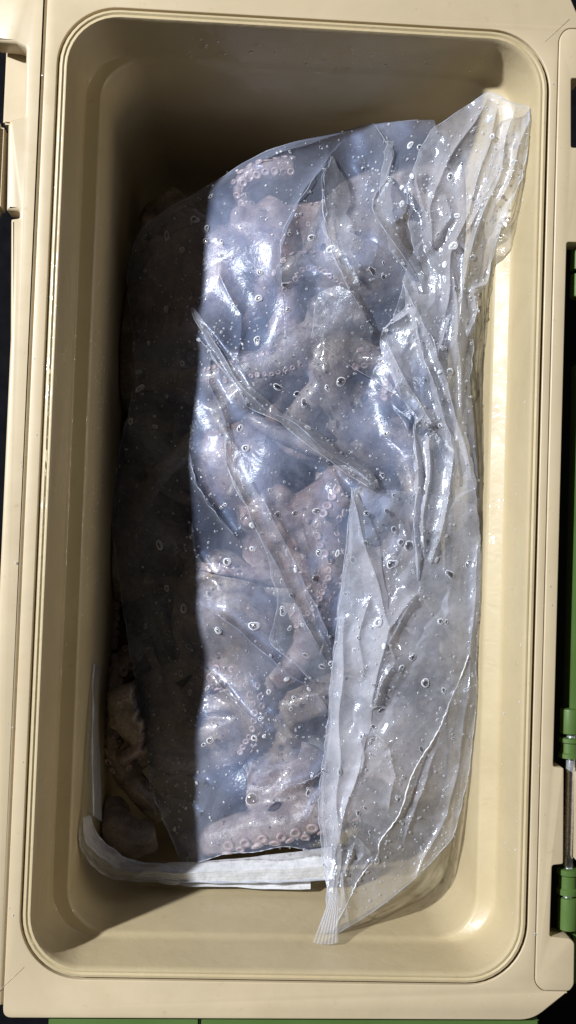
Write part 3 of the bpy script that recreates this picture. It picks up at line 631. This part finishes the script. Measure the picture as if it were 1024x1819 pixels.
def z_fl(px, py, u):
    return field(C_FL, px, py, 66.)+creases(px, py, CR_FL)+facets(px, py, 120, 2.8, 33, ang=.3, stretch=(.55, 1.5))+facets(px, py, 48, 1.0, 35, ang=.35, stretch=(.6, 1.5))+facets(px, py, 20, .22, 36)
XL_FL = [(626, 866), (619, 930), (612, 1000), (602, 1080), (594, 1150), (588, 1210), (585, 1260), (579, 1310), (568, 1400), (566, 1440), (571, 1500), (576, 1540), (581, 1580), (580, 1620), (571, 1640)]
XR_FL = [(632, 866), (690, 870), (775, 878), (848, 898), (857, 1000), (857, 1150), (850, 1225), (843, 1290), (832, 1380), (818, 1440), (805, 1488), (770, 1528), (735, 1562), (700, 1592), (660, 1622), (612, 1650), (601, 1658)]
flap, P_FL = sheet('loose_flap', XL_FL, XR_FL, z_fl, M_FLAP, bag, 300, 620, fray=1.0)
tag(flap, 'wide milky loose flap narrowing to a tip at the bottom')
edge_tube(bag, P_FL[:, 0], .00022); edge_tube(bag, P_FL[200:, -1], .00016)
# the pleated tip
V = []; F = []; NT = 14
for j in range(16):
    t = j/15
    for i in range(NT+1):
        s_ = i/NT; xa = 590+(556-590)*t; xb = 603+(601-603)*t; y = 1585+(1674-1585)*t - 4*math.sin(s_*math.pi)*t*-1
        V.append(tuple(P(xa+(xb-xa)*s_, y, -.026+.0003*(i % 2)+.003*t)))
for j in range(15):
    for i in range(NT): q = j*(NT+1)+i; F.append((q, q+NT+1, q+NT+2, q+1))
o = add('pleated_tip', mesh_from('pleated_tip', V, F), M_FLAP, None, False); put(o, bag)
# tear line (pale raised strand across the flap)
def top_z(px, py):
    best = -1
    return best
sp = smooth_path(STRAND, 120); zz = z_fl(sp[:, 0], sp[:, 1], 0)+.0006
sp3 = PN(sp[:, 0]+rng.normal(0, .5, 120), sp[:, 1], zz)
V, F = tube_geo(sp3, [.0003*(.5+1.0*random.random()) for _ in sp3], 6)
M_STR = plastic('white_strand', (.75, .76, .78), (.85, .86, .88), .4)
o = add('tear_line', mesh_from('tear_line', V, F), M_STR); put(o, bag)
# smaller folded-over pieces of the same film
def small(xl, xr, lift, seed, mat=None, cur=1.6, zb=None, ct=None):
    def zf(px, py, u): return (zb or z_main)(px, py, .5+0*u)*.6+.4*field(ct or C_MAIN, px, py, 62.)+lift*.001+facets(px, py, 55, cur*.9, seed, ang=-.4, stretch=(.6, 1.4))
    o, p3 = sheet('film_fold', xl, xr, zf, mat or M_FILM_THIN, bag, 90, 200, fray=1.0, rough_edge=7)
    edge_tube(bag, p3[:, 0], .00012); return o
small([(598, 508), (566, 520), (556, 560), (551, 600), (585, 625), (622, 652), (700, 700), (765, 766)], [(602, 508), (630, 520), (648, 560), (665, 600), (682, 640), (705, 690), (766, 766)], 4, 41)
small([(400, 772), (401, 830), (438, 910), (478, 1000), (492, 1060), (482, 1140), (555, 1212)], [(406, 772), (430, 812), (470, 892), (518, 985), (562, 1085), (588, 1180), (590, 1212)], 4, 43)
small([(588, 278), (572, 330), (578, 400), (598, 470), (622, 516)], [(592, 278), (612, 330), (622, 400), (634, 470), (642, 516)], 4, 45)
small([(340, 548), (352, 580), (392, 650), (440, 722), (500, 748), (560, 800), (612, 838), (660, 868)], [(344, 548), (375, 588), (425, 660), (470, 710), (555, 762), (620, 815), (655, 835), (675, 868)], 5, 47)
small([(690, 250), (672, 330), (664, 380), (690, 430), (724, 490), (740, 520)], [(700, 250), (698, 290), (690, 380), (712, 425), (758, 490), (776, 520)], 6, 49)

small([(627, 870), (613, 1000), (596, 1150), (586, 1260), (570, 1400), (573, 1500), (584, 1600)], [(632, 870), (668, 960), (690, 1060), (690, 1160), (660, 1260), (622, 1420), (600, 1520), (590, 1600)][:7]+[(592, 1600)], 1.6, 61, M_FLAP, 1.0, z_fl, C_FL)
small([(738, 750), (741, 850), (738, 950), (744, 1060)], [(750, 740), (806, 800), (795, 900), (775, 980), (748, 1060)], 2.2, 63, M_FILM_THIN, 1.4, z_up, C_UP)
small([(715, 505), (700, 560), (690, 610), (720, 690), (770, 760), (800, 860)], [(730, 505), (765, 580), (790, 660), (806, 760), (815, 860)], 2.2, 65, M_FILM_THIN, 1.4, z_up, C_UP)

# ------------------------------------------------------------------ white inner bag at the left wall and the bottom
wbag = empty('white_plastic_bag', 'white translucent plastic bag whose folded rim shows along the left wall and below the octopuses', 'plastic bag', loc=tuple(P(350, 1540, -.16)))
def loft(name, rows, nu, mat, parent, wav=.00007, ns=14):
    """rows: list of pixel+z polylines; smooth surface through them with fine lengthwise pleats"""
    R = np.array([smooth_path(r, nu) for r in rows]); m = len(rows)
    out = []
    for t in np.linspace(0, m-1, ns*(m-1)+1):
        i = min(int(t), m-2); u = t-i; out.append(R[i]*(1-u)+R[i+1]*u)
    A = np.array(out); w3 = PN(A[..., 0], A[..., 1], A[..., 2])
    tt = np.arange(w3.shape[0])[:, None]; ss = np.arange(nu)[None, :]
    w3[..., 1] += wav*1.6*np.sin(ss*.13+tt*.05)+wav*.7*np.sin(ss*.31+1); w3[..., 2] += wav*2*np.sin(ss*.11+tt*.3)+wav*np.sin(tt*1.9+.5*np.sin(ss*.09))+wav*.7*np.sin(tt*.83+ss*.05+1)
    lim = wall_x(w3[..., 2])-.0012; w3[..., 0] = np.clip(w3[..., 0], -lim, lim)
    n0, n1 = w3.shape[:2]; idx = np.arange(n0*n1).reshape(n0, n1)
    F = np.stack([idx[:-1, :-1], idx[1:, :-1], idx[1:, 1:], idx[:-1, 1:]], -1).reshape(-1, 4)
    me = bpy.data.meshes.new(name); me.from_pydata(w3.reshape(-1, 3).tolist(), [], F.tolist()); me.update()
    o = add(name, me, mat); put(o, parent); return w3
a = loft('rim_band', [[(300, 1532, -.088), (360, 1530, -.085), (430, 1524, -.083), (500, 1516, -.081), (590, 1504, -.079)],
                      [(255, 1548, -.080), (340, 1550, -.077), (430, 1545, -.076), (500, 1543, -.075), (590, 1538, -.074)],
                      [(240, 1558, -.082), (340, 1566, -.079), (430, 1567, -.078), (500, 1566, -.077), (590, 1562, -.076)]], 160, M_WHITE, wbag)
edge_tube(wbag, a[-1], .0005)
b = loft('under_band', [[(260, 1558, -.088), (340, 1566, -.086), (430, 1566, -.084), (552, 1562, -.083)], [(260, 1562, -.082), (340, 1573, -.081), (430, 1577, -.081), (552, 1580, -.080)]], 100, M_WHITE, wbag, .0002)
c = loft('corner_collar', [[(160, 1448, -.058), (172, 1478, -.062), (200, 1510, -.070), (250, 1530, -.078), (320, 1543, -.080)],
                           [(147, 1455, -.047), (152, 1490, -.050), (185, 1530, -.060), (240, 1548, -.068), (320, 1552, -.074)],
                           [(134, 1490, -.047), (160, 1530, -.058), (185, 1552, -.066), (240, 1566, -.074), (320, 1568, -.078)]], 120, M_FLAP, wbag, .0004)
edge_tube(wbag, c[0], .0003); edge_tube(wbag, c[-1], .0003)
d = loft('side_band', [[(157, 1175, -.072), (158, 1260, -.064), (157, 1350, -.060), (160, 1450, -.053)], [(164, 1180, -.068), (165, 1260, -.060), (164, 1350, -.056), (166, 1450, -.050)], [(170, 1185, -.085), (174, 1260, -.078), (178, 1350, -.072), (182, 1460, -.066)]], 100, M_FILM_THIN, wbag, .0003, 6)
edge_tube(wbag, d[6], .0004, M_WHITE)  # white tube down the band's middle in place of its highlight

# ------------------------------------------------------------------ water
def drop_mesh(seed, n=14):
    r = random.Random(seed); V = []; F = []; prof = [(1, 0), (.97, .16), (.86, .36), (.66, .52), (.38, .62)]
    ph = [r.uniform(0, 6) for _ in range(3)]; am = r.uniform(.05, .28)
    for rr, z in prof:
        for k in range(n):
            a = 2*math.pi*k/n; q = rr*(1+am*math.sin(2*a+ph[0])+am*.5*math.sin(3*a+ph[1])); V.append((q*math.cos(a), q*math.sin(a), z))
    top = len(V); V.append((0, 0, .66)); 
    for i in range(4):
        for k in range(n): F.append((i*n+k, i*n+(k+1) % n, (i+1)*n+(k+1) % n, (i+1)*n+k))
    for k in range(n): F.append((4*n+k, 4*n+(k+1) % n, top))
    F.append(tuple(range(n))[::-1])
    me = mesh_from('droplet', V, F); me.materials.append(M_WATER); me.polygons.foreach_set('use_smooth', [True]*len(me.polygons)); return me
DM = [drop_mesh(i) for i in range(6)]
# nearest surface lookup: rasterise sheet points into photo pixels
def to_px(p3):
    q = (p3-np.array([CX, CY, CZ])) @ RmN
    return IW/2+FPX*q[..., 0]/-q[..., 2], IH/2-FPX*q[..., 1]/-q[..., 2]
CELL = 4; GW, GH = int(IW/CELL)+1, int(IH/CELL)+1
top = np.full((GH, GW), -9.); nrm = np.zeros((GH, GW, 3)); nrm[..., 2] = 1
for p3 in (P_MAIN, P_UP, P_FL):
    du = np.gradient(p3, axis=1); dv = np.gradient(p3, axis=0); nn = np.cross(dv, du); nn /= np.linalg.norm(nn, axis=-1)[..., None]+1e-12
    nn *= np.sign(nn[..., 2:3]+1e-9)
    x, y = to_px(p3); xi = np.clip((x/CELL).astype(int), 0, GW-1).ravel(); yi = np.clip((y/CELL).astype(int), 0, GH-1).ravel(); z = p3[..., 2].ravel(); nf = nn.reshape(-1, 3)
    o_ = np.argsort(z); xi, yi, z, nf = xi[o_], yi[o_], z[o_], nf[o_]
    up_ = z > top[yi, xi]; top[yi[up_], xi[up_]] = z[up_]; nrm[yi[up_], xi[up_]] = nf[up_]
def surf(px, py):
    i, j = int(py/CELL), int(px/CELL)
    if 0 <= i < GH and 0 <= j < GW and top[i, j] > -1: return P(px, py, top[i, j]+.0001), Vector(nrm[i, j].tolist())
    return None, None
ALLCR = [c[0] for c in CR_MAIN+CR_UP+CR_FL]
def near_crease(sd):
    c = random.choice(ALLCR); i = random.randrange(len(c)-1); t = random.random()
    return c[i][0]+(c[i+1][0]-c[i][0])*t+random.gauss(0, sd), c[i][1]+(c[i+1][1]-c[i][1])*t+random.gauss(0, sd)
BIG = [(284, 968, 9), (404, 998, 8), (388, 1120, 8), (452, 1112, 10), (327, 1081, 8), (503, 1086, 8), (297, 1045, 6), (589, 443, 9), (554, 423, 7), (494, 688, 8), (606, 678, 9), (582, 690, 6), (437, 796, 8), (427, 761, 6), (547, 760, 7),
       (448, 933, 6), (448, 1420, 13), (338, 1230, 5), (374, 1315, 7), (452, 1311, 6), (463, 1277, 5), (523, 1240, 5), (478, 1229, 5), (457, 605, 7), (460, 530, 8), (462, 484, 6), (368, 405, 6), (394, 430, 5), (366, 428, 5), (346, 390, 7), (297, 418, 7), (324, 444, 6), (296, 549, 6), (324, 646, 5),
       (622, 403, 5), (662, 481, 7), (682, 492, 5), (801, 315, 7), (746, 262, 5), (729, 258, 6), (715, 362, 6), (692, 318, 5), (871, 212, 7), (875, 242, 5), (812, 383, 6), (806, 437, 8), (840, 457, 6), (836, 350, 5), (790, 470, 6), (800, 660, 8), (700, 880, 4), (727, 969, 9), (712, 963, 7), (697, 1002, 9), (672, 1106, 9), (756, 1213, 8), (732, 1168, 6), (735, 1167, 5),
       (783, 1104, 6), (800, 1020, 7), (714, 1186, 5), (682, 1148, 6), (664, 1254, 6), (600, 983, 6), (567, 982, 7), (511, 983, 6), (449, 975, 6), (563, 908, 7), (524, 912, 5), (493, 914, 6), (434, 865, 4), (480, 870, 3), (525, 1013, 5), (518, 1058, 4), (562, 1028, 7), (233, 748, 7), (247, 661, 6), (250, 690, 8), (640, 940, 5), (652, 912, 5), (688, 908, 6), (649, 965, 6), (628, 995, 6), (617, 1055, 6), (640, 1010, 5), (663, 1020, 5), (700, 940, 5), (793, 1105, 4),
       (765, 345, 5), (680, 845, 5), (745, 870, 6), (617, 1180, 4), (616, 1205, 5), (588, 1178, 5), (543, 1164, 5), (515, 1116, 5), (538, 1110, 4), (573, 1184, 6), (528, 700, 6), (541, 716, 8), (512, 550, 6), (507, 506, 7)]
kk = 0
for (x, y, r) in BIG:
    p, nv_ = surf(x, y)
    if p is None: continue
    o = bpy.data.objects.new('droplet', DM[kk % 6]); kk += 1; COL.objects.link(o)
    s = r*PXM*1.12
    o.matrix_world = Matrix.Translation(p-bag.location) @ nv_.to_track_quat('Z', 'Y').to_matrix().to_4x4() @ Matrix.Rotation(random.uniform(0, 6), 4, 'Z') @ Matrix.Diagonal((s*random.uniform(.75, 1.15), s*random.uniform(.85, 1.1), s*random.uniform(.45, 1), 1)); o.parent = bag
cnt = 0
while cnt < 190:
    x = random.uniform(230, 900); y = random.uniform(210, 1620)
    if cnt % 3: x, y = near_crease(12)
    p, nv_ = surf(x, y)
    if p is None: continue
    cnt += 1; s = random.choice((2.2, 2.6, 3, 3.5, 4.2))*PXM*1.15
    o = bpy.data.objects.new('droplet', DM[cnt % 6]); COL.objects.link(o)
    o.matrix_world = Matrix.Translation(p-bag.location) @ nv_.to_track_quat('Z', 'Y').to_matrix().to_4x4() @ Matrix.Rotation(random.uniform(0, 6), 4, 'Z') @ Matrix.Diagonal((s*random.uniform(.5, 1.7), s, s*random.uniform(.4, 1), 1)); o.parent = bag
def specks(name, pts, parent, mat, lo_, hi_, flat=.7):
    G = Geo()
    for p, nv_ in pts:
        s = lo_*.7+(hi_-lo_*.7)*random.random()**2.6; q = nv_.to_track_quat('Z', 'Y').to_matrix(); n = 6; V = []
        for rr, z in ((1, -.1), (.75, .45)):
            for k in range(n): V.append(p+q @ Vector((s*rr*math.cos(2*math.pi*k/n), s*rr*math.sin(2*math.pi*k/n), s*z*flat)))
        V.append(p+q @ Vector((0, 0, s*.75*flat))); F = [(k, (k+1) % n, n+(k+1) % n, n+k) for k in range(n)]+[(n+k, n+(k+1) % n, 2*n) for k in range(n)]+[tuple(range(n))[::-1]]
        G.add(V, F)
    o = add(name, mesh_from(name, G.V, G.F), mat); put(o, parent); tag(o, kind='stuff'); return o
pts = []
while len(pts) < 5200:
    if random.random() < .45: x = random.gauss(random.choice((420, 560, 700, 780)), 90); y = random.uniform(240, 1620)
    else: x = random.uniform(230, 930); y = random.uniform(200, 1640)
    if random.random() < .35: x, y = near_crease(16)
    p, nv_ = surf(x, y)
    if p is not None: pts.append((p, nv_))
specks('water_specks', pts, bag, M_WATER, .0002, .0008)
# beads on the walls and rim of the cooler
pts = []
for _ in range(150):
    z = -random.uniform(.03, .09); y = -float(wall_y(z)); x = random.uniform(-.09, .09); pts.append((Vector((x, y+.0001, z)), Vector((0, 1, .1))))
for _ in range(420):
    z = -random.uniform(.012, .09)**1; y = float(wall_y(z)); x = random.uniform(-.06, .09); pts.append((Vector((x, y-.0001, z)), Vector((0, -1, .1))))
for _ in range(260):
    z = -random.uniform(.035, .08); x = -float(wall_x(z)); y = random.gauss(.03, .07); y = max(-.19, min(.19, y)); pts.append((Vector((x+.0001, y, z)), Vector((1, 0, .1))))
for _ in range(50):
    sx = random.choice((-1, 1)); pts.append((Vector((sx*(W_+random.uniform(.001, .010)), random.uniform(-.23, .23), .0001)), Vector((0, 0, 1))))
for _ in range(60):
    z = -random.uniform(.002, .03); x = float(wall_x(z)); pts.append((Vector((x, random.uniform(-.2, .2), z)), Vector((-1, 0, .2))))
specks('water_beads', pts, cooler, M_WATER, .0002, .0007)
